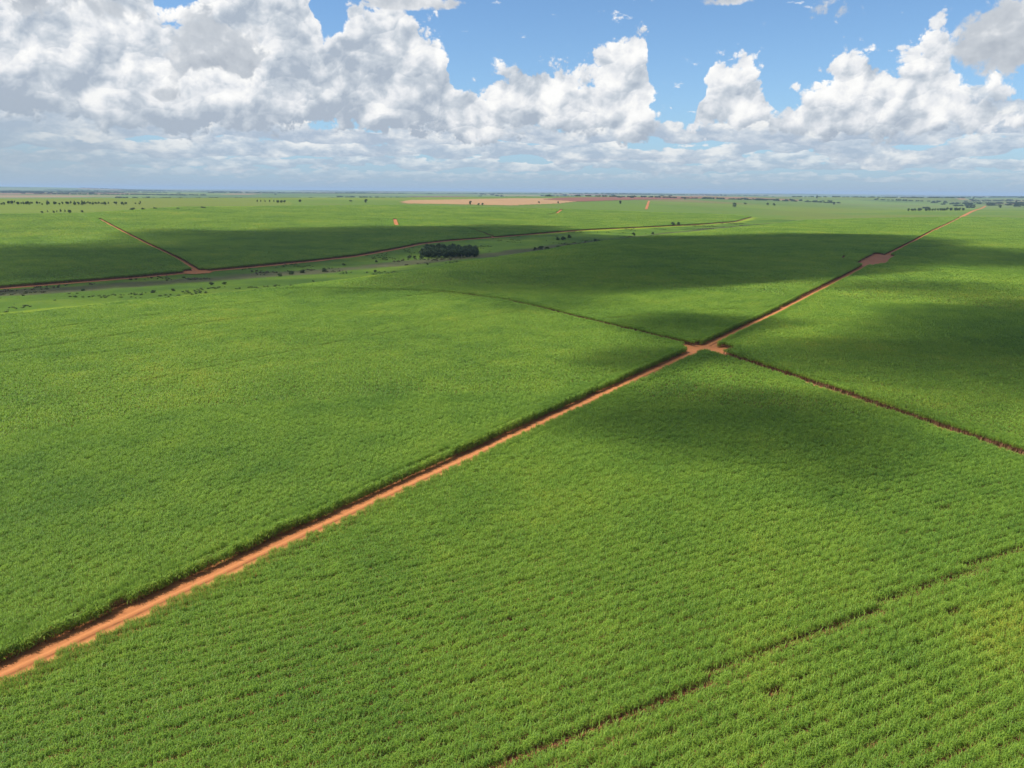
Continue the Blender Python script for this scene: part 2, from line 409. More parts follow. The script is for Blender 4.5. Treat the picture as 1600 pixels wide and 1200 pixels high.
# each block: outline, direction of the rows (centre of the arcs they follow), label
BLOCKS = [
    ('near right', [MAIN[0]] + MAIN[1:4] + RIGHT[1:] + [(190, -60), (60, -148)], (790, -1455), 'dense green sugarcane filling the foreground below the wide red road'),
    ('near left', MAIN[:4] + LEFT[1:] + MEADOW_S[:6][::-1], (636, -317), 'sugarcane block left of the wide red road, in front of the grassy valley'),
    ('beyond crossing', MAIN[3:7] + UPPER[:5][::-1] + MEADOW_S[5:11][::-1] + LEFT[1:][::-1], (330, -260), 'sugarcane block beyond the crossing, mostly under a cloud shadow in front of the grove'),
    ('upper', UPPER[:5] + MAIN[6:10] + MEADOW_S[11:][::-1], (900, -300), 'far sugarcane block between the narrow upper track and the scrubby valley'),
    ('right mid', MAIN[3:7] + UPPER[5:] + [(520, 200), (330, 20)] + RIGHT[1:][::-1], (-150, -600), 'sugarcane block right of the red crossing with long soft cloud shadows'),
    ('right far', MAIN[6:10] + [(1180, 1690), (1700, 1250), (900, 420), (480, 360)] + UPPER[5:8][::-1], (-300, -900), 'far sugarcane block right of the bare red earth patch'),
    ('far left', FAR_ROAD[:6] + FAR_TRACK[1:] + [(-660, 1130), (-1000, 830), (-800, 380)], (900, -900), 'shaded sugarcane block left of the slanting far track'),
    ('far slope', FAR_ROAD[5:] + [(560, 1850), (100, 1900), (-300, 1800), (-640, 1400), (-660, 1130)] + FAR_TRACK[1:][::-1], (1500, -1200), 'sugarcane slope behind the valley, shaded below and sunlit above'),
]

# ================================================================= ground sheet
def build_ground():
    rr = np.concatenate([[6.], np.arange(20, 2400, 15.), np.geomspace(2400, 52000, 95)])
    th = np.radians(np.concatenate([np.arange(-62, 62.01, .5), np.arange(66, 298, 8.)]))
    na = len(th)
    xs = rr[:, None] * np.sin(th)[None]; ys = rr[:, None] * np.cos(th)[None]
    x = np.concatenate([[0.], xs.ravel()]); y = np.concatenate([[0.], ys.ravel()])
    z = hgt(x, y)
    V = np.stack([x, y, z], 1)
    i = np.arange(len(rr) - 1)[:, None] * na; j = np.arange(na)[None]; j2 = (j + 1) % na
    F = np.stack([1 + i + j, 1 + i + j2, 1 + i + na + j2, 1 + i + na + j], -1).reshape(-1, 4)
    F = F[:, ::-1]
    cap = np.stack([np.zeros(na, int), np.arange(na) + 1, (np.arange(na) + 1) % na + 1], 1)
    F = np.concatenate([F, np.stack([cap[:, 0], cap[:, 2], cap[:, 1], cap[:, 1]], 1)[:0]])
    me = mesh_np('ground', V, F, [M_GROUND], smooth=True)
    soil = np.zeros(len(V), bool)
    for b in BLOCKS: soil |= inside(x, y, b[1])
    soil |= (seg_dist(x, y, MAIN) < 14) & (np.hypot(x, y) < 2000)
    a = me.attributes.new('soil', 'FLOAT', 'POINT'); a.data.foreach_set('value', soil.astype(np.float32))
    put('ground', me, kind='structure')
build_ground()

def densify(pts, step):
    P = [np.array(pts[0], float)]
    for a, b in zip(pts[:-1], pts[1:]):
        a = np.array(a, float); b = np.array(b, float); n = max(1, int(np.hypot(*(b - a)) / step))
        for k in range(1, n + 1): P.append(a + (b - a) * k / n)
    P = np.array(P)
    for _ in range(4): P[1:-1] = (P[:-2] + P[1:-1] * 2 + P[2:]) / 4
    return P
rng = np.random.default_rng(7)
def build_lane(name, pts, w, mat, lift, cols=7, step=3., cut=None):
    P = densify(pts, step)
    if cut: P = P[cut(P)]
    T = np.gradient(P, axis=0); T /= np.linalg.norm(T, axis=1)[:, None]; N = np.stack([T[:, 1], -T[:, 0]], 1)
    u = np.linspace(-w, w, cols)
    XY = P[:, None] + N[:, None] * u[None, :, None]
    jit = np.zeros(XY.shape[:2]); jit[:, 0] = rng.normal(0, .35, len(P)); jit[:, -1] = rng.normal(0, .35, len(P))
    XY = XY + N[:, None] * jit[..., None]
    x, y = XY[..., 0].ravel(), XY[..., 1].ravel()
    z = hgt(x, y) + lift + .05 * (1 - (np.tile(u, len(P)) / w) ** 2)
    i = np.arange(len(P) - 1)[:, None] * cols; j = np.arange(cols - 1)[None]
    F = np.stack([i + j, i + j + 1, i + cols + j + 1, i + cols + j], -1).reshape(-1, 4)[:, ::-1]
    me = mesh_np(name, np.stack([x, y, z], 1), F, [mat], smooth=True)
    a = me.attributes.new('across', 'FLOAT', 'POINT'); a.data.foreach_set('value', np.tile(u, len(P)).astype(np.float32))
    return put(name, me, kind='structure')
def grid_sheet(name, poly, step, lift, mat, attr=None):
    """a sheet that follows the ground inside an outline"""
    A = np.array(poly); x0, y0 = A.min(0); x1, y1 = A.max(0)
    gx = np.arange(x0, x1 + step, step); gy = np.arange(y0, y1 + step, step)
    GX, GY = np.meshgrid(gx, gy); ins = inside(GX, GY, poly)
    nx = len(gx); c = ins[:-1, :-1].astype(int) + ins[1:, :-1] + ins[:-1, 1:] + ins[1:, 1:]
    q = np.argwhere(c >= 2)
    i = q[:, 0] * nx + q[:, 1]
    F = np.stack([i, i + 1, i + nx + 1, i + nx], 1)
    used, inv = np.unique(F, return_inverse=True)
    x = GX.ravel()[used]; y = GY.ravel()[used]
    me = mesh_np(name, np.stack([x, y, hgt(x, y) + lift], 1), inv.reshape(-1, 4), [mat], smooth=True)
    if attr:
        a = me.attributes.new(attr[0], 'FLOAT', 'POINT'); a.data.foreach_set('value', attr[1](x, y).astype(np.float32))
    return put(name, me, kind='structure')
def build_lanes():
    build_lane('dirt_road', MAIN, 4.4, M_ROAD, .05)
    build_lane('dirt_track', RIGHT, 3.0, M_TRACK, .03, 5)
    build_lane('dirt_track', LEFT, 2.4, M_TRACK_DARK, .025, 5)
    build_lane('dirt_track', UPPER, 2.2, M_TRACK_DARK, .035, 5, 5.)
    build_lane('dirt_road', FAR_ROAD[:15], 2.0, M_TRACK, .32, 5, 5.)
    build_lane('dirt_track', FAR_ROAD[14:], 1.2, M_TRACK_DARK, .32, 5, 5.)
    build_lane('dirt_track', FAR_TRACK, 2.6, M_ROAD, .08, 5, 5.)
    build_lane('dirt_track', T_SHORT, 3.6, M_ROAD, .12, 5, 8.)
    build_lane('dirt_track', T_BEND, 5.0, M_ROAD, .15, 5, 8.)
    build_lane('dirt_track', T_LONG, 4.0, M_ROAD, .5, 5, 8.)
    # worn earth where the roads meet, and the bare loading place beside the road
    a = np.linspace(0, 2 * math.pi, 40, endpoint=False)
    cr = [(71 + (9.5 + 1.5 * math.sin(3 * t + 1) + rng.normal(0, .4)) * math.cos(t), 254.6 + (9.5 + 1.5 * math.sin(3 * t + 1)) * math.sin(t)) for t in a]
    for nm, poly, lift, st in (('bare_earth', cr, .10, 1.0), ('bare_earth', BARE, .13, 3.0), ('bare_earth', [(-227 + 10 * math.cos(t), 514 + 10 * math.sin(t)) for t in a], .5, 2.)):
        o = grid_sheet(nm, poly, st, lift, M_TRACK if lift == .13 else M_ROAD)
        at = o.data.attributes.new('across', 'FLOAT', 'POINT'); at.data.foreach_set('value', np.full(len(o.data.vertices), 9., np.float32))
build_lanes()

def swamp(x, y):
    s = stream_dist(x, y)
    return np.exp(-((s + 12) / 26.) ** 2)
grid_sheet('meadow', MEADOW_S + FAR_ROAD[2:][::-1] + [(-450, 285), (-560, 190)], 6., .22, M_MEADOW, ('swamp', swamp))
me_ = bpy.data.objects['meadow'].data; co_ = np.empty(len(me_.vertices) * 3, np.float32); me_.vertices.foreach_get('co', co_); co_ = co_.reshape(-1, 3)
at_ = me_.attributes.new('yellow', 'FLOAT', 'POINT'); at_.data.foreach_set('value', (np.exp(-(seg_dist(co_[:, 0], co_[:, 1], MEADOW_S) / 24.) ** 2) * (co_[:, 1] < 520) + .55 * np.exp(-(seg_dist(co_[:, 0], co_[:, 1], FAR_ROAD) / 14.) ** 2) + .42 * (co_[:, 1] > 950)).astype(np.float32))
grid_sheet('stubble_field', [(-302, 1985), (-327, 2312), (-225, 2525), (-6, 2980), (215, 3166), (250, 2795), (142, 2397), (-4, 2089), (-182, 2040)], 18., .5, mat_plain('stubble', (.25, .145, .066), (.34, .215, .105)))
grid_sheet('ploughed_field', [(119, 2858), (225, 3324), (533, 3884), (1012, 4511), (1274, 4536), (831, 3703), (417, 3032), (243, 2706)], 22., .8, mat_plain('ploughed', (.13, .055, .035), (.20, .085, .055)))

# ================================================================= sugarcane
def cane_mesh(name, length, rows, seed, per_m, blades, width, dry, lean=1.0, tall=1.0, low=1.25):
    """a piece of `rows` planted rows, `length` metres long, centred on its own origin"""
    g = np.random.default_rng(seed)
    V, F, MI = [], [], []
    n = max(1, int(length * per_m))
    for r in range(rows):
        yr = (r - (rows - 1) / 2) * 1.5
        sx = (np.arange(n) + .5) / n * length - length / 2 + g.uniform(-.25, .25, n) / per_m
        sy = yr + g.normal(0, .15, n)
        ht = g.uniform(.84, 1.10, n) * tall
        for k in range(n):
            nb = blades
            az = g.uniform(0, 2 * np.pi, nb); b0 = np.stack([sx[k] + g.normal(0, .20, nb), sy[k] + g.normal(0, .24, nb), g.uniform(low, 2.15, nb) * ht[k]], 1)
            L = g.uniform(.5, .95, nb); reach = g.uniform(.22, .70, nb) * lean
            d = np.stack([np.cos(az), np.sin(az)], 1); sd = np.stack([-d[:, 1], d[:, 0]], 1) * (width * g.uniform(.7, 1.2, nb))[:, None] / 2
            up1 = L * g.uniform(.38, .62, nb); up2 = L * g.uniform(.15, .75, nb)
            p0 = b0; p1 = b0.copy(); p1[:, :2] += d * (reach * .38)[:, None]; p1[:, 2] += up1
            p2 = b0.copy(); p2[:, :2] += d * (reach * 1.05)[:, None]; p2[:, 2] += up2
            z0 = np.zeros((nb, 1))
            s3 = np.concatenate([sd, z0], 1)
            vv = np.stack([p0 - s3 * .6, p0 + s3 * .6, p1 + s3, p1 - s3, p2 + s3 * .25, p2 - s3 * .25], 1).reshape(-1, 3)
            o = sum(len(q) for q in V) if False else None
            V.append(vv); b = np.arange(nb)[:, None] * 6
            F.append((b + np.array([[0, 1, 2, 3]]), b + np.array([[3, 2, 4, 5]])))
            MI.append(0)
            if dry:
                az = g.uniform(0, 2 * np.pi, dry); q0 = np.stack([sx[k] + g.normal(0, .14, dry), sy[k] + g.normal(0, .14, dry), g.uniform(1.0, 1.75, dry) * ht[k]], 1)
                d = np.stack([np.cos(az), np.sin(az)], 1); w2 = max(width * .8, .06); s3 = np.concatenate([np.stack([-d[:, 1], d[:, 0]], 1) * w2 / 2, np.zeros((dry, 1))], 1)
                q1 = q0.copy(); q1[:, :2] += d * .18; q1[:, 2] *= .55
                q2 = q0.copy(); q2[:, :2] += d * g.uniform(.05, .35, dry)[:, None]; q2[:, 2] = g.uniform(0, .25, dry)
                vv = np.stack([q0 - s3, q0 + s3, q1 + s3, q1 - s3, q2 + s3 * .6, q2 - s3 * .6], 1).reshape(-1, 3)
                V.append(vv); b = np.arange(dry)[:, None] * 6
                F.append((b + np.array([[0, 1, 2, 3]]), b + np.array([[3, 2, 4, 5]]))); MI.append(1)
    off = 0; FF, mi = [], []
    for v, (fa, fb), m in zip(V, F, MI):
        FF += [fa + off, fb + off]; mi += [m] * (len(fa) + len(fb)); off += len(v)
    return mesh_np(name, np.concatenate(V), np.concatenate(FF), [M_CANE, M_DRY], mi)

CANE_SRC = []          # one list of variants per size class
def src(me): return bpy.data.objects.new(me.name, me)
# class 0: single row 3 m near the camera; 1: single row 3 m farther off; 2: 6 m; 3: 12 m; 4: 24 m; 5: weak, gappy row
CANE_SRC.append([src(cane_mesh('cane_row', 3.0, 1, 10 + i, 3.0, 52, .050, 6)) for i in range(6)])
CANE_SRC.append([src(cane_mesh('cane_row', 3.0, 1, 30 + i, 2.4, 30, .085, 5)) for i in range(4)])
CANE_SRC.append([src(cane_mesh('cane_patch', 6.0, 4, 50 + i, 2.0, 22, .12, 2)) for i in range(4)])
CANE_SRC.append([src(cane_mesh('cane_patch', 12.0, 8, 70 + i, 1.1, 8, .36, 1)) for i in range(3)])
CANE_SRC.append([src(cane_mesh('cane_patch', 24.0, 16, 90 + i, .7, 6, .60, 1)) for i in range(2)])
CANE_SRC.append([src(cane_mesh('cane_row', 3.0, 1, 120 + i, 1.9, 24, .055, 5, tall=.80)) for i in range(4)])
CANE_SRC.append([src(cane_mesh('cane_row', 3.0, 1, 140 + i, 3.0, 64, .055, 4, lean=1.15, low=.35)) for i in range(4)])
N_VAR = [len(v) for v in CANE_SRC]; V_OFF = np.concatenate([[0], np.cumsum(N_VAR)[:-1]])

def instancer_group(name, objs):
    ng = bpy.data.node_groups.new(name, 'GeometryNodeTree')
    ng.interface.new_socket('Geometry', in_out='INPUT', socket_type='NodeSocketGeometry')
    ng.interface.new_socket('Geometry', in_out='OUTPUT', socket_type='NodeSocketGeometry')
    N = ng.nodes; Lk = ng.links
    gi = N.new('NodeGroupInput'); go = N.new('NodeGroupOutput')
    jn = N.new('GeometryNodeJoinGeometry')
    for o in reversed(objs):
        oi = N.new('GeometryNodeObjectInfo'); oi.inputs['Object'].default_value = o; oi.inputs['As Instance'].default_value = False
        g2 = N.new('GeometryNodeGeometryToInstance'); Lk.new(oi.outputs['Geometry'], g2.inputs[0]); Lk.new(g2.outputs[0], jn.inputs[0])
    m2p = N.new('GeometryNodeMeshToPoints'); Lk.new(gi.outputs[0], m2p.inputs[0])
    iop = N.new('GeometryNodeInstanceOnPoints'); Lk.new(m2p.outputs[0], iop.inputs['Points']); Lk.new(jn.outputs[0], iop.inputs['Instance'])
    iop.inputs['Pick Instance'].default_value = True
    def attr(nm, ty):
        a = N.new('GeometryNodeInputNamedAttribute'); a.data_type = ty; a.inputs['Name'].default_value = nm; return a.outputs[0]
    Lk.new(attr('pick', 'INT'), iop.inputs['Instance Index'])
    e2r = N.new('FunctionNodeEulerToRotation'); Lk.new(attr('rot', 'FLOAT_VECTOR'), e2r.inputs[0]); Lk.new(e2r.outputs[0], iop.inputs['Rotation'])
    Lk.new(attr('scl', 'FLOAT_VECTOR'), iop.inputs['Scale'])
    Lk.new(iop.outputs[0], go.inputs[0])
    return ng
CANE_GROUP = instancer_group('cane_scatter', [o for v in CANE_SRC for o in v])
def scatter(name, pts, rot, scl, pick, group, **tags):
    me = bpy.data.meshes.new(name); me.vertices.add(len(pts)); me.vertices.foreach_set('co', np.asarray(pts, np.float32).ravel())
    for nm, ty, arr, key in (('rot', 'FLOAT_VECTOR', rot, 'vector'), ('scl', 'FLOAT_VECTOR', scl, 'vector'), ('pick', 'INT', pick, 'value')):
        a = me.attributes.new(nm, ty, 'POINT'); a.data.foreach_set(key, np.asarray(arr, np.float32 if ty != 'INT' else np.int32).ravel())
    o = put(name, me, **tags); md = o.modifiers.new('scatter', 'NODES'); md.node_group = group
    return o

def lattice_noise(x, y, s, seed):
    def hsh(i, j):
        v = np.sin(i * 127.1 + j * 311.7 + seed * 74.7) * 43758.5453; return v - np.floor(v)
    u, v = x / s, y / s; i, j = np.floor(u), np.floor(v); a, b = sm(u - i), sm(v - j)
    return (hsh(i, j) * (1 - a) + hsh(i + 1, j) * a) * (1 - b) + (hsh(i, j + 1) * (1 - a) + hsh(i + 1, j + 1) * a) * b
CLASS_SIZE = {4: 24., 3: 12., 2: 6.}
def in_view(x, y, pad):
    """generous wedge round the view: what lies well outside it is never seen"""
    a = np.degrees(np.arctan2(x, y)); r = np.hypot(x, y)
    return (np.abs(a) < 41 + 6 * np.clip(80 / np.maximum(r, 1), 0, 4)) & (y > 30 - pad)
DARK_ROWS = {'near left': (977.5, 951., 1012., 905.), 'beyond crossing': (640.,), 'right mid': (905., 842.)}
def plant(block):
    key, poly, (cx, cy), label = block
    A = np.array(poly, float)
    # polar coordinates about the centre of the arcs
    ang = np.arctan2(A[:, 1] - cy, A[:, 0] - cx); rad = np.hypot(A[:, 0] - cx, A[:, 1] - cy)
    am = np.arctan2(np.sin(ang).mean(), np.cos(ang).mean()); dang = (ang - am + np.pi) % (2 * np.pi) - np.pi
    R0 = (rad.min() + rad.max()) / 2
    if inside(np.array([cx]), np.array([cy]), poly)[0]: lo_r = 0.
    r0, r1 = max(20., rad.min() - 180), rad.max() + 30
    s0, s1 = dang.min() * R0 - 200, dang.max() * R0 + 200
    gs = np.random.default_rng(abs(hash(key)) % 1000 if False else len(key) * 7 + 1)
    S, Rr = np.meshgrid(np.arange(s0, s1, 24.) + 12, np.arange(r0, r1, 24.) + 12)
    cells = {4: (S.ravel(), Rr.ravel())}
    res = []
    def xy(s, r):
        a = am + s / R0; return cx + r * np.cos(a), cy + r * np.sin(a), a
    for cl in (4, 3, 2):
        size = CLASS_SIZE[cl]; s, r = cells[cl]
        x, y, a = xy(s, r); hd = size * .75 * np.maximum(1, r / R0)
        edge = np.minimum(lane_gap(x, y), seg_dist(x, y, poly + poly[:1])); ins = inside(x, y, poly)
        near = ((ins) | (edge < hd * 1.1)) & in_view(x, y, size)
        s, r, x, y, a, edge, ins = (q[near] for q in (s, r, x, y, a, edge, ins))
        d = np.hypot(x, y)
        lim = {4: 900., 3: 420., 2: 190.}[cl]
        for r0_ in DARK_ROWS.get(key, ()): edge = np.where(d < 420, np.minimum(edge, np.abs(r - r0_)), edge)
        whole = ins & (edge > size * .71 * np.maximum(1, r / R0) + .2) & (d > lim)
        res.append((s[whole], r[whole], np.full(whole.sum(), cl), np.zeros(whole.sum(), bool)))
        s, r = s[~whole], r[~whole]
        if cl > 2:
            h_ = size / 4; nxt = cl - 1
            cells[nxt] = (np.concatenate([s - h_, s + h_, s - h_, s + h_]), np.concatenate([r - h_, r - h_, r + h_, r + h_]))
        else:
            so_ = np.concatenate([s - 1.5] * 4 + [s + 1.5] * 4); ro_ = np.concatenate([r + k for k in (-2.25, -.75, .75, 2.25)] * 2)
            x, y, a = xy(so_, ro_); at_edge = (np.minimum(np.abs(lane_gap(x, y)), seg_dist(x, y, poly + poly[:1])) < 3.5) & (np.hypot(x, y) < 420)
            half = np.concatenate([np.zeros((~at_edge).sum(), bool), np.ones(at_edge.sum() * 3, bool)])
            so_ = np.concatenate([so_[~at_edge]] + [so_[at_edge] + k for k in (-1., 0., 1.)]); ro_ = np.concatenate([ro_[~at_edge]] + [ro_[at_edge]] * 3)
            x, y, a = xy(so_, ro_)
            g = np.minimum(lane_gap(x, y), np.where(inside(x, y, poly), 99, -1))
            wob = lattice_noise(x, y, 5., 3) * 1.3 - .3
            ok = (g > (.35 if key == 'near right' else .9) + wob * np.where(half, .6, 1.)) & in_view(x, y, 0)
            so_, ro_, x, y, half = so_[ok], ro_[ok], x[ok], y[ok], half[ok]; d = np.hypot(x, y)
            cl_ = np.where(d < 200, 0, 1)
            weak = (lattice_noise(x, y, 9., 11) * .45 + lattice_noise(x, y, 1.7, 5) * .55 > .93) & (d < 300)
            if key == 'near right':
                for (p, q, thr) in (((-6, 53.9), (90, 107.2), .08), ((24, 64.), (60, 84.), .72), ((70, 112.6), (120, 140.4), .74)):
                    ln = seg_dist(x, y, [p, q])
                    weak |= (ln < .76) & (lattice_noise(x, y, 7., 23) > thr)
            for r0_ in DARK_ROWS.get(key, ()): weak |= (np.abs(ro_ - r0_) < .8) & (lattice_noise(x, y, 14., 31) > .30)
            cl_ = np.where(weak, 5, cl_)
            res.append((so_, ro_, cl_, half))
    s = np.concatenate([q[0] for q in res]); r = np.concatenate([q[1] for q in res]); cl = np.concatenate([q[2] for q in res]); half = np.concatenate([q[3] for q in res])
    x, y, a = xy(s, r); sx = np.maximum(.6, r / R0) * 1.02 * np.where(half, .36, 1.)
    # a planted edge row follows the roads
    for pts, w in LANES[:7]:
        if key == 'near right' and pts is MAIN: continue
        P = densify(pts, 2.5); T = np.gradient(P, axis=0); T /= np.linalg.norm(T, axis=1)[:, None] + 1e-9
        for sd in (-1, 1):
            E_ = P + np.stack([T[:, 1], -T[:, 0]], 1) * sd * (w + .6)
            ex, ey = E_[:, 0] + gs.normal(0, .12, len(P)), E_[:, 1] + gs.normal(0, .12, len(P)); d = np.hypot(ex, ey)
            ok = inside(ex, ey, poly) & (lane_gap(ex, ey) > .3) & in_view(ex, ey, 0) & (d < 1300)
            ex, ey, d, tx, ty = ex[ok], ey[ok], d[ok], T[ok, 0], T[ok, 1]
            x = np.concatenate([x, ex]); y = np.concatenate([y, ey]); a = np.concatenate([a, np.arctan2(ty, tx) - np.pi / 2]); cl = np.concatenate([cl, np.where((d < 420) & (pts is MAIN), 6, np.where(d < 200, 0, 1))]); sx = np.concatenate([sx, np.full(len(ex), 1.0)])
    n = len(x)
    z = hgt(x, y); e = 4.
    ux, uy = -np.sin(a), np.cos(a); vx, vy = np.cos(a), np.sin(a)      # along the row, across it
    # local +x runs along the row, local +y towards the centre of the arcs
    rz = a + np.pi / 2
    slope_u = (hgt(x + ux * e, y + uy * e) - hgt(x - ux * e, y - uy * e)) / (2 * e)
    slope_w = (hgt(x - vx * e, y - vy * e) - hgt(x + vx * e, y + vy * e)) / (2 * e)
    flip = gs.random(n) < .5
    rz = np.where(flip, rz + np.pi, rz); slope_u = np.where(flip, -slope_u, slope_u); slope_w = np.where(flip, -slope_w, slope_w)
    rot = np.stack([np.arctan(slope_w), -np.arctan(slope_u), rz], 1)
    zs = .90 + .22 * lattice_noise(x, y, 40., 2) + gs.normal(0, .025, n)
    scl = np.stack([sx, np.ones(n), zs], 1)
    pick = (V_OFF[cl] + gs.integers(0, 1000, n) % np.array(N_VAR)[cl])
    o = scatter('sugarcane', np.stack([x, y, z + .01], 1), rot, scl, pick, CANE_GROUP, kind='stuff', label=label, category='sugarcane')
    print('cane', key, n, np.bincount(cl, minlength=7))
for b in BLOCKS: plant(b)

# ================================================================= trees
def lump(g, n, c, rad, leaf):
    """n leaf faces spread through an ellipsoid"""
    d = g.normal(size=(n, 3)); d /= np.linalg.norm(d, axis=1)[:, None]
    p = c + d * (g.random(n)[:, None] ** .45) * rad
    a = g.normal(size=(n, 3)); a /= np.linalg.norm(a, axis=1)[:, None]
    b = np.cross(a, d + g.normal(size=(n, 3)) * .6); b /= np.linalg.norm(b, axis=1)[:, None] + 1e-6
    s = leaf * g.uniform(.6, 1.3, n)[:, None]
    return np.stack([p - a * s, p + b * s * .6, p + a * s, p - b * s * .6], 1).reshape(-1, 3)
def tube(p, q, r0, r1, k=6):
    p, q = Vector(p), Vector(q); ax = (q - p).normalized(); u = ax.orthogonal().normalized(); v = ax.cross(u)
    V = [];
    for c, r in ((p, r0), (q, r1)):
        for i in range(k):
            t = 2 * math.pi * i / k; V.append(tuple(c + (u * math.cos(t) + v * math.sin(t)) * r))
    F = [(i, (i + 1) % k, k + (i + 1) % k, k + i) for i in range(k)]
    return V, F
def tree_meshes(name, seed, H, W, bare, lumps, leaves, leaf, m_leaf, m_bark, flat=1.):
    g = np.random.default_rng(seed)
    TV, TF = [], []
    def add(vf):
        V, F = vf; o = len(TV); TV.extend(V); TF.extend(tuple(i + o for i in f) for f in F)
    r = H * .022 + .06
    top = (g.normal(0, .03) * H, g.normal(0, .03) * H, H * (bare + (1 - bare) * .62)); mid = (top[0] * .4, top[1] * .4, H * bare)
    add(tube((0, 0, -.4), mid, r * 1.35, r)); add(tube(mid, top, r, r * .35))
    LV = []
    for i in range(lumps):
        az = 2 * math.pi * (i + g.random() * .8) / lumps * 2.4; hh = g.random()
        zc = H * (bare + (1 - bare) * (.12 + .74 * hh)); prof = math.sqrt(max(.05, 1 - (2 * (hh - .42)) ** 2 * .85))
        rr = W / 2 * prof * g.uniform(.35, .72); c = np.array([math.cos(az) * rr + top[0] * hh, math.sin(az) * rr + top[1] * hh, zc])
        rad = np.array([W * .24, W * .24, W * .20 * flat]) * g.uniform(.75, 1.2)
        add(tube((mid[0] + (top[0] - mid[0]) * hh * .8, mid[1] + (top[1] - mid[1]) * hh * .8, H * bare + (top[2] - H * bare) * hh * .8), tuple(c), r * .42, r * .12, 4))
        LV.append(lump(g, leaves, c, rad, leaf))
    LV = np.concatenate(LV)
    crown = mesh_np(name + '_crown', LV, np.arange(len(LV)).reshape(-1, 4), [m_leaf])
    trunk = mesh_np(name + '_trunk', np.array(TV), np.array(TF), [m_bark], smooth=True)
    return trunk, crown
def joined(name, tr, cr):
    V = []; F = []; mi = []; o = 0
    for k, me in enumerate((tr, cr)):
        v = np.empty(len(me.vertices) * 3, np.float32); me.vertices.foreach_get('co', v); f = np.empty(len(me.loops), np.int32); me.loops.foreach_get('vertex_index', f)
        V.append(v.reshape(-1, 3)); F.append(f.reshape(-1, 4) + o); o += len(me.vertices); mi += [k] * len(me.polygons)
    return mesh_np(name, np.concatenate(V), np.concatenate(F), [tr.materials[0], cr.materials[0]], mi)
GROVE = [tree_meshes('grove', 200 + i, 10.5, 11.0, .05, 24, 150, .42, M_LEAF_DARK, M_BARK_PALE, .95) for i in range(4)]
ROUND = [tree_meshes('round', 220 + i, 9.0, 10.5, .18, 11, 90, .55, M_LEAF_MID, M_BARK, .9) for i in range(3)]
FLAT = [tree_meshes('flat', 240 + i, 7.0, 11.0, .34, 9, 80, .5, M_LEAF_MID, M_BARK, .55) for i in range(2)]
TALL = [tree_meshes('tall', 260 + i, 13.0, 6.0, .25, 9, 70, .55, M_LEAF_DARK, M_BARK_PALE, 1.3) for i in range(3)]
BUSH = [tree_meshes('bush', 280 + i, 3.0, 5.2, .06, 9, 80, .28, M_BUSH, M_BARK, .7) for i in range(3)]
rt = np.random.default_rng(91)
def tree(kind, x, y, s, label, group=None, name='tree', cat='tree', parts=True):
    i = int(rt.integers(0, len(kind))); tr, cr = kind[i]
    base = bpy.data.objects.new(name, None); C.objects.link(base)
    base.location = (x, y, h1(x, y)); base.rotation_euler.z = float(rt.uniform(0, 6.28)); k = s * float(rt.uniform(.92, 1.08))
    base.scale = (k, k, s); base.empty_display_size = 1
    base['label'] = label; base['category'] = cat
    if group: base['group'] = group
    put('trunk', tr, base); put('crown', cr, base)
    return base
_cache = {}
def far_tree(kind, x, y, s, label, group, name='tree', cat='tree', dz=0.):
    i = int(rt.integers(0, len(kind))); key = (id(kind), i)
    if key not in _cache: _cache[key] = joined('far_tree', *kind[i])
    o = put(name, _cache[key], label=label, category=cat)
    if group: o['group'] = group
    o.location = (x, y, h1(x, y) + dz); o.rotation_euler.z = float(rt.uniform(0, 6.28)); k = s * float(rt.uniform(.9, 1.1)); o.scale = (k, k, s)
    return o
ORD = ['leftmost', 'second from left', 'third from left', 'fourth from left', 'fifth from left', 'sixth from left']
def place_word(pts, p):
    """which one of a few alike things, counted from the left as one looks from the road"""
    o = sorted(pts, key=lambda q: q[0] / q[1]); i = o.index(p)
    return 'rightmost' if i == len(o) - 1 else ORD[i]
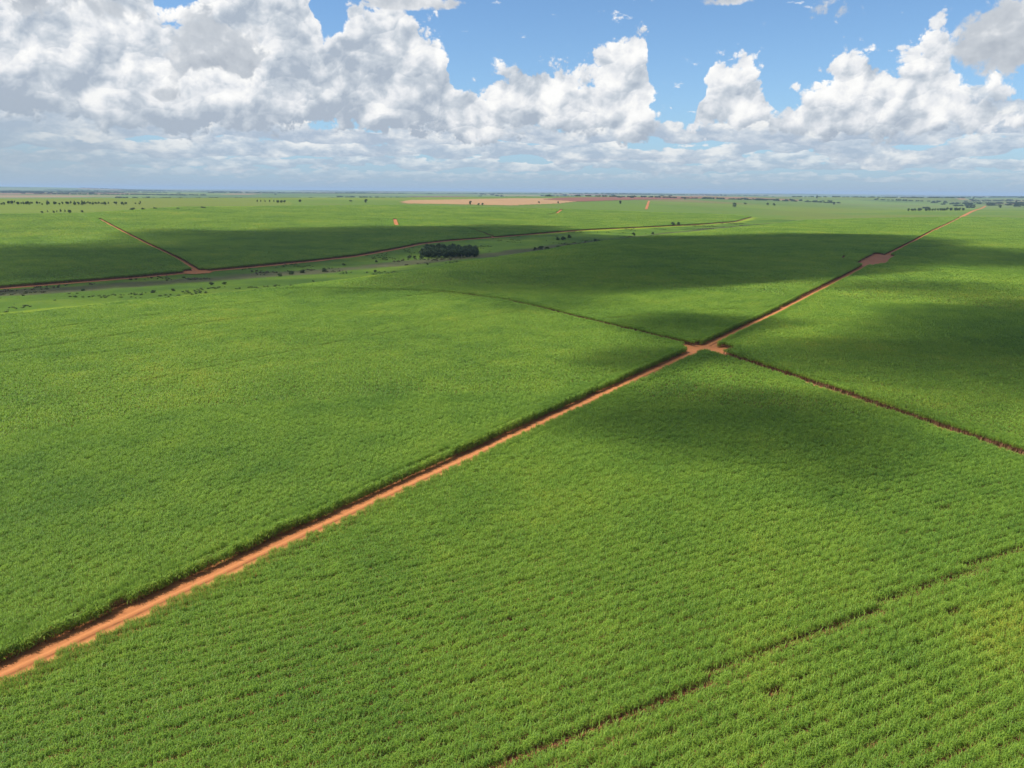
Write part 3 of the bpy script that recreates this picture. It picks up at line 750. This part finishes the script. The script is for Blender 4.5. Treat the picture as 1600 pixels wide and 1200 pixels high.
def plant_trees():
    gl = 'dark leafy tree in the dense grove standing in the grassy valley'
    spots = []
    for j in range(5):
        for i in range(10): spots.append((-82 + i * 5.1 - j * .6 + rt.normal(0, .6) + (1.5 if j % 2 else 0), 652 + j * 15 + rt.normal(0, 2.) + (4 if j == 0 and i in (0, 9) else 0)))
    for x, y in spots: tree(GROVE, x, y, rt.uniform(.64, .76), gl, 'trees of the dark grove')
    # bushes of the valley
    for lab, grp, sp in (
        ('low dark bush in the loose row well left of the grove', 'row of bushes left of the grove', [(-161.6, 496, .8), (-157.7, 510, .95), (-153, 519, 1.0), (-139, 528, 1.0)]),
        ('small bush dotted on the valley grass near the grove', 'bushes on the valley grass', [(-136, 576, .6), (-114.8, 604, .6), (-99, 515, .7), (-68.8, 578, .5)]),
        ('dark bush hugging the left foot of the grove', 'bushes at the foot of the grove', [(-92, 640, 1.0), (-88, 643, .8), (-82, 641, 1.0)]),
        ('low bush in the brown scrub at the valley\'s left end', 'bushes in the left scrub', [(-251.6, 416, .55), (-202, 399, .6), (-195, 408, .55), (-186, 439, .7), (-179, 442, .6)]),
        ('dark bush in the shaded swampy scrub right of the grove', 'bushes in the shaded scrub', [(72, 927, 1.4), (35.5, 749, 1.1), (29, 750, 1.3), (23, 748, .9), (99, 875, 1.2), (74, 806, 1.0), (201, 1046, 1.1), (62, 894, 1.4), (55, 890, 1.1), (48, 765, 1.0), (60, 781, 1.2), (105, 880, .9)])):
        for q in sp: tree(BUSH, *q, lab + (', ' + place_word(sp, q) if len(sp) < 6 else ''), grp, 'bush', 'bush')
    tree(BUSH, -193.3, 352, .75, 'lone small bush at the left edge of the valley meadow nearest the cane', None, 'bush', 'bush')
    tree(ROUND, 165.4, 996, .55, 'small rounded tree where the scrub meets the shaded cane beyond the grove')
    tree(ROUND, 279, 1274, .78, 'round dark tree beside the far road, left of a touching pair', 'pair of trees by the far road')
    tree(ROUND, 290.5, 1281, .78, 'round dark tree beside the far road, right of a touching pair', 'pair of trees by the far road')
    line = [(-728, 1128), (-722, 1133), (-715, 1136), (-711, 1138), (-707, 1141), (-702, 1144)]
    for (x, y), s in zip(line, (.38, .36, .42, .36, .5, .45)):
        far_tree(TALL if rt.random() < .5 else ROUND, x, y, s, 'slim tree in the short row on the far left slope, ' + place_word(line, (x, y)), 'short row of trees at far left')
    far_tree(ROUND, -697, 1147, .62, 'broadest tree at the end of the short row on the far left slope', None)
    far_tree(ROUND, -690, 1169, .42, 'small tree standing just right of the short row at far left', None)
    low = [(-650, 1248), (-645, 1273), (-640, 1307), (-610, 1330), (-584, 1321), (-584, 1378)]
    for (x, y), s in zip(low, (.95, .7, .75, .65, .5, .85)):
        far_tree(FLAT, x, y, s, 'low spreading tree scattered along the far sunlit slope, ' + place_word(low, (x, y)), 'scattered low trees on the far slope')
    for x, y in [(-610, 1748), (-604, 1754), (-596, 1761), (-588, 1769), (-580, 1777), (-573, 1784), (-566, 1790), (-560, 1796)]:
        far_tree(ROUND if x > -575 else TALL, x, y, .75 if x > -575 else .6, 'tree in the small cluster on the crest of the far green slope', 'cluster on the far crest')
    for (x, y, s, kind, lab) in [(-544, 1870, .8, ROUND, 'single small tree right of the cluster on the far crest'), (-437, 1972, .95, FLAT, 'flat-topped tree on the crest left of the pale stubble field'),
                           (-393, 1956, 1.05, ROUND, 'round tree on the crest nearest the left end of the stubble field'), (-119.6, 2042, 1.15, ROUND, 'large dark round tree in front of the pale stubble field'),
                           (-95, 2012, .7, ROUND, 'small tree just right of the large tree before the stubble field'), (-84.8, 2020, .8, ROUND, 'second small tree right of the large tree before the stubble field'),
                           (81.5, 2342, .8, ROUND, 'tree on the front edge of the stubble field, left of two'), (146.4, 2401, .8, ROUND, 'tree on the front edge of the stubble field, right of two'),
                           (368, 2526, 1.3, ROUND, 'lone round tree on the green field right of the stubble'), (833, 3572, 1.4, ROUND, 'distant tree at the far end of the dark ploughed field'),
                           (766, 2544, 1.7, ROUND, 'biggest lone round tree on the far green plain right of the valley'), (924, 2926, 1.4, FLAT, 'spreading tree behind the biggest lone tree on the plain'),
                           (1019, 2941, 1.2, ROUND, 'left tree of a pair on the far plain'), (1020, 2872, 1.2, ROUND, 'right tree of a pair on the far plain'),
                           (1950, 4728, 2.2, TALL, 'tall tree standing out against the dark field near the horizon'), (1411, 3234, 1.5, TALL, 'lone upright tree above the pinkish scrub strip'),
                           (3709, 5934, 2.4, TALL, 'distant upright tree near the horizon above the hedge end'), (2049, 3089, 1.3, ROUND, 'tree right of the far end of the red road'), (2943, 4303, 1.8, TALL, 'rightmost tall tree near the horizon')]:
        far_tree(kind, x, y, s, lab, None)
    n = 26
    for i in range(n):
        t = i / (n - 1); x = 1294 + (1508 - 1294) * t + rt.normal(0, 2); y = 2395 + (2448 - 2395) * t + rt.normal(0, 6)
        far_tree(ROUND, x, y, 1.0 + rt.uniform(-.15, .2), 'tree in the long straight windbreak on the far right plain', 'windbreak trees at far right')
    for i in range(150):
        x = -1080 + 330 * rt.random() ** 1.25; y = 1275 + (x + 1080) * .62 + rt.uniform(-40, 40)
        far_tree(TALL if rt.random() < .35 else ROUND, x, y, rt.uniform(.36, .6), 'tree of the dark woodland on the ridge at far left', 'woodland on the far left ridge')
plant_trees()

# ================================================================= ground cover and far woods
def scrub():
    """tussocks of the valley"""
    g = np.random.default_rng(5)
    tus = []
    for i in range(4):
        n = 34; az = g.uniform(0, 6.28, n); b = g.normal(0, .35, (n, 2)); d = np.stack([np.cos(az), np.sin(az)], 1); L = g.uniform(.4, 1.0, n); s = np.stack([-d[:, 1], d[:, 0]], 1) * .09
        z = np.zeros((n, 1)); p0 = np.concatenate([b, z], 1); p1 = np.concatenate([b + d * .3 * L[:, None], L[:, None] * .8], 1); p2 = np.concatenate([b + d * .8 * L[:, None], L[:, None] * .7], 1); s3 = np.concatenate([s, z], 1)
        V = np.stack([p0 - s3, p0 + s3, p1 + s3, p1 - s3, p2 + s3 * .3, p2 - s3 * .3], 1).reshape(-1, 3); k = np.arange(n)[:, None] * 6
        F = np.concatenate([k + [[0, 1, 2, 3]], k + [[3, 2, 4, 5]]])
        m = mat_foliage('tussock', *[((.045, .085, .012), (.08, .125, .018)), ((.06, .105, .014), (.11, .15, .02)), ((.07, .066, .032), (.11, .10, .05)), ((.045, .06, .018), (.08, .10, .026))][i])
        tus.append(src(mesh_np('tussock', V, F, [m])))
    gr = instancer_group('tussock_scatter', tus)
    P = MEADOW_S + FAR_ROAD[2:][::-1] + [(-450, 285)]
    x = g.uniform(-420, 520, 90000); y = g.uniform(200, 1450, 90000)
    ok = inside(x, y, P) & (lane_gap(x, y) > .5) & in_view(x, y, 0); x, y = x[ok], y[ok]
    dens = lattice_noise(x, y, 30., 4) * .6 + lattice_noise(x, y, 8., 8) * .4
    ok = dens > .66; x, y, dens = x[ok], y[ok], dens[ok]; n = len(x)
    sw = swamp(x, y) + (lattice_noise(x, y, 24., 9) - .5) * .8
    pick = np.where(sw > .55, np.where(g.random(n) < .6, 2, 3), np.where(g.random(n) < .55, 0, 1))
    s = g.uniform(.5, 1.2, n) * np.where(pick >= 2, 1.15, .9)
    scatter('grass', np.stack([x, y, hgt(x, y) + .2], 1), np.stack([0 * x, 0 * x, g.uniform(0, 6.28, n)], 1), np.stack([s, s, s], 1), pick, gr, kind='stuff', label='rough grass and brown reeds along the valley floor', category='grass')
    print('tussocks', n)
scrub()
def far_woods():
    g = np.random.default_rng(15)
    cl = []
    for i in range(3):
        LV = np.concatenate([lump(g, 60, np.array([g.uniform(-20, 20), g.uniform(-12, 12), g.uniform(3, 7)]), np.array([8, 8, 4.5]), 2.2) for _ in range(9)])
        cl.append(src(mesh_np('woodland_clump', LV, np.arange(len(LV)).reshape(-1, 4), [M_LEAF_DARK])))
    gr = instancer_group('woodland_scatter', cl)
    pts = []
    for _ in range(46):          # belts of trees along field edges and streams
        r = g.uniform(3300, 14000) if g.random() < .8 else g.uniform(14000, 22000); a = math.radians(g.uniform(-42, 42)); x, y = r * math.sin(a), r * math.cos(a)
        th = g.normal(0, .35); L = g.uniform(200, 900) * (1 + r / 6000); n = int(L / 24); k = np.linspace(-.5, .5, n) * L
        pts.append(np.stack([x + k * math.cos(th) + g.normal(0, 12, n), y + k * math.sin(th) + 60 * np.sin(k / 180.) + g.normal(0, 14, n)], 1))
    for _ in range(120):         # scattered trees and clumps
        r = g.uniform(3600, 13000); a = math.radians(g.uniform(-42, 42)); n = g.integers(1, 4)
        pts.append(np.array([[r * math.sin(a), r * math.cos(a)]]) + g.normal(0, 30, (n, 2)))
    p = np.concatenate(pts); x, y = p[:, 0], p[:, 1]; ok = (np.hypot(x, y) > 2500) & ((stream_dist(x, y) > 1700) | (np.hypot(x, y) > 3600)); x, y = x[ok], y[ok]; n = len(x)
    s = g.uniform(.5, 1.1, n) * np.where(np.hypot(x, y) > 8000, 1.2, .8)
    scatter('distant_woodland', np.stack([x, y, hgt(x, y)], 1), np.stack([0 * x, 0 * x, g.uniform(0, 6.28, n)], 1), np.stack([s, s, s], 1), g.integers(0, 3, n), gr, kind='stuff', label='dark belts of distant trees below the horizon', category='woodland')
far_woods()

# ================================================================= clouds overhead (above the frame), whose shadows lie on the fields
CLOUD_Z = 900.
def overhead_cloud(poly, dens, soft, seed, thick=120., z=CLOUD_Z):
    """a flat-based cloud standing where the sun throws its shadow on the outline given on the ground"""
    A = np.array(poly, float); step = max(6., (A.max(0) - A.min(0)).max() / 75.)
    x0, y0 = A.min(0) - soft * 1.5; x1, y1 = A.max(0) + soft * 1.5
    gx = np.arange(x0, x1 + step, step); gy = np.arange(y0, y1 + step, step); GX, GY = np.meshgrid(gx, gy)
    sd = seg_dist(GX, GY, poly + poly[:1]) * np.where(inside(GX, GY, poly), 1, -1)
    n = (lattice_noise(GX, GY, soft * 3.2, seed) - .5) * 1.1 + (lattice_noise(GX, GY, soft * 1.4, seed + 3) - .5) * .7 + (lattice_noise(GX, GY, soft * .6, seed + 7) - .5) * .4
    t = np.clip((sd / soft + n * (.7 if soft < 14.5 else 1.25) + (.45 if soft < 14.5 else .25)), 0, 2.2)
    t[0] = t[-1] = 0; t[:, 0] = t[:, -1] = 0
    k = z / SUN.z; ox, oy = SUN.x * k, SUN.y * k
    nx = len(gx); pos = t > 0
    q = np.argwhere(pos[:-1, :-1] | pos[1:, :-1] | pos[:-1, 1:] | pos[1:, 1:])
    i = q[:, 0] * nx + q[:, 1]; F = np.stack([i, i + 1, i + nx + 1, i + nx], 1)
    tt = t.ravel(); N = nx * len(gy)
    top = np.stack([GX.ravel() + ox, GY.ravel() + oy, z + tt * thick * .85], 1)
    bot = top.copy(); bot[:, 2] = z - tt * thick * .15
    V = np.concatenate([top, bot]); Fb = np.where(tt[F] > 0, F + N, F)[:, ::-1]
    FF = np.concatenate([F, Fb]); used, inv = np.unique(FF, return_inverse=True)
    m, nt, out = new_mat('cloud'); v = nt.nodes.new('ShaderNodeVolumePrincipled')
    v.inputs['Color'].default_value = (1, 1, 1, 1); v.inputs['Density'].default_value = dens; v.inputs['Anisotropy'].default_value = .4
    nt.links.new(v.outputs[0], out.inputs['Volume'])
    put('cloud', mesh_np('cloud', V[used], inv.reshape(-1, 4), [m], smooth=True), kind='stuff')
SHADOWS = [
    ([(-76, 400), (-54.6, 376), (-26.3, 359), (-.3, 328), (21, 335), (37.3, 362), (56.1, 391), (77.8, 414), (114.8, 428), (158.4, 443), (199.5, 465), (242.7, 514), (307, 596), (488, 865), (457, 964), (355, 1012), (249.4, 948), (162.6, 929), (138.8, 994), (87.9, 1016), (-1.4, 933), (-31.7, 859), (-62.9, 697), (-79, 548), (-94.3, 435)], .0095, 20., 1, 110.),
    ([(-124.4, 382), (-111.4, 373), (-88.1, 374), (-72.5, 400), (-97.7, 416), (-118.8, 398)], .006, 12., 5, 70.),
    ([(47.4, 298.8), (51.3, 267.5), (60.5, 253.9), (71.8, 265.9), (88, 293), (81.5, 321), (64.5, 324)], .026, 14., 9, 80.),
    ([(70.8, 248.8), (73.4, 220.3), (88.6, 207.2), (106.1, 182.2), (113.1, 166.1), (133.3, 177.1), (180.4, 203.9), (272.8, 316), (272.9, 378), (227.9, 372), (182.6, 348), (149.7, 311), (112.5, 280.1), (85.3, 266.4)], .0125, 15., 13, 90.),
    ([(332, 645), (354, 703), (425, 777), (469, 781), (470, 663), (488, 548), (401, 447), (382, 536), (331, 546), (295.4, 553)], .0105, 18., 17, 90.),
    ([(180.7, 420), (212.4, 408), (227.9, 372), (243.9, 355), (266.4, 369), (258, 410), (240.4, 448), (213.5, 459)], .010, 13., 21, 80.),
    ([(10.9, 163.6), (23.6, 154.6), (32.5, 140.5), (42.6, 138.2), (53.6, 139.1), (55.1, 125.8), (62.9, 121.6), (68.9, 129.2), (67.5, 147.1), (59.3, 164.8), (59.6, 187.1), (46.6, 200.1), (27.9, 186.2)], .020, 13., 25, 80.),
    ([(21, 227.4), (29.9, 214.8), (41.2, 211.2), (59.2, 233.3), (54.7, 248.2), (37.1, 253)], .030, 12., 29, 80.),
    ([(-349, 386), (-299.7, 415), (-270.3, 462), (-226.3, 510), (-186.5, 548), (-137.2, 639), (-98.2, 783), (24.7, 993), (18.1, 1134), (-42.9, 1165), (-99.2, 1107), (-221.2, 1039), (-291.1, 967), (-334, 899), (-434, 893), (-459, 810), (-410, 740), (-422, 699), (-473, 666), (-538, 605)], .0095, 20., 33, 110.),
    ([(-300, 395), (-262, 440), (-215, 492), (-160, 560), (-120, 640), (-100, 690), (-80, 640), (-95, 540), (-130, 470), (-165, 410), (-205, 375), (-260, 340)], 0.0022, 14., 41, 80.),
]
for poly, dens, soft, seed, thick in SHADOWS: overhead_cloud(poly, dens, soft, seed, thick)

# ================================================================= haze
def build_haze():
    b = 50000.; z0, z1 = -60., 125.
    V = [(x, y, z) for z in (z0, z1) for y in (-3000., b) for x in (-b * .95, b * .95)]
    F = [(0, 2, 3, 1), (4, 5, 7, 6), (0, 1, 5, 4), (1, 3, 7, 5), (3, 2, 6, 7), (2, 0, 4, 6)]
    m, nt, out = new_mat('haze'); v = nt.nodes.new('ShaderNodeVolumePrincipled')
    v.inputs['Color'].default_value = (.47, .65, .86, 1); v.inputs['Density'].default_value = 5.2e-5; v.inputs['Anisotropy'].default_value = .0
    nt.links.new(v.outputs[0], out.inputs['Volume'])
    put('haze', mesh_np('haze', np.array(V), np.array(F), [m]), kind='stuff')
build_haze()
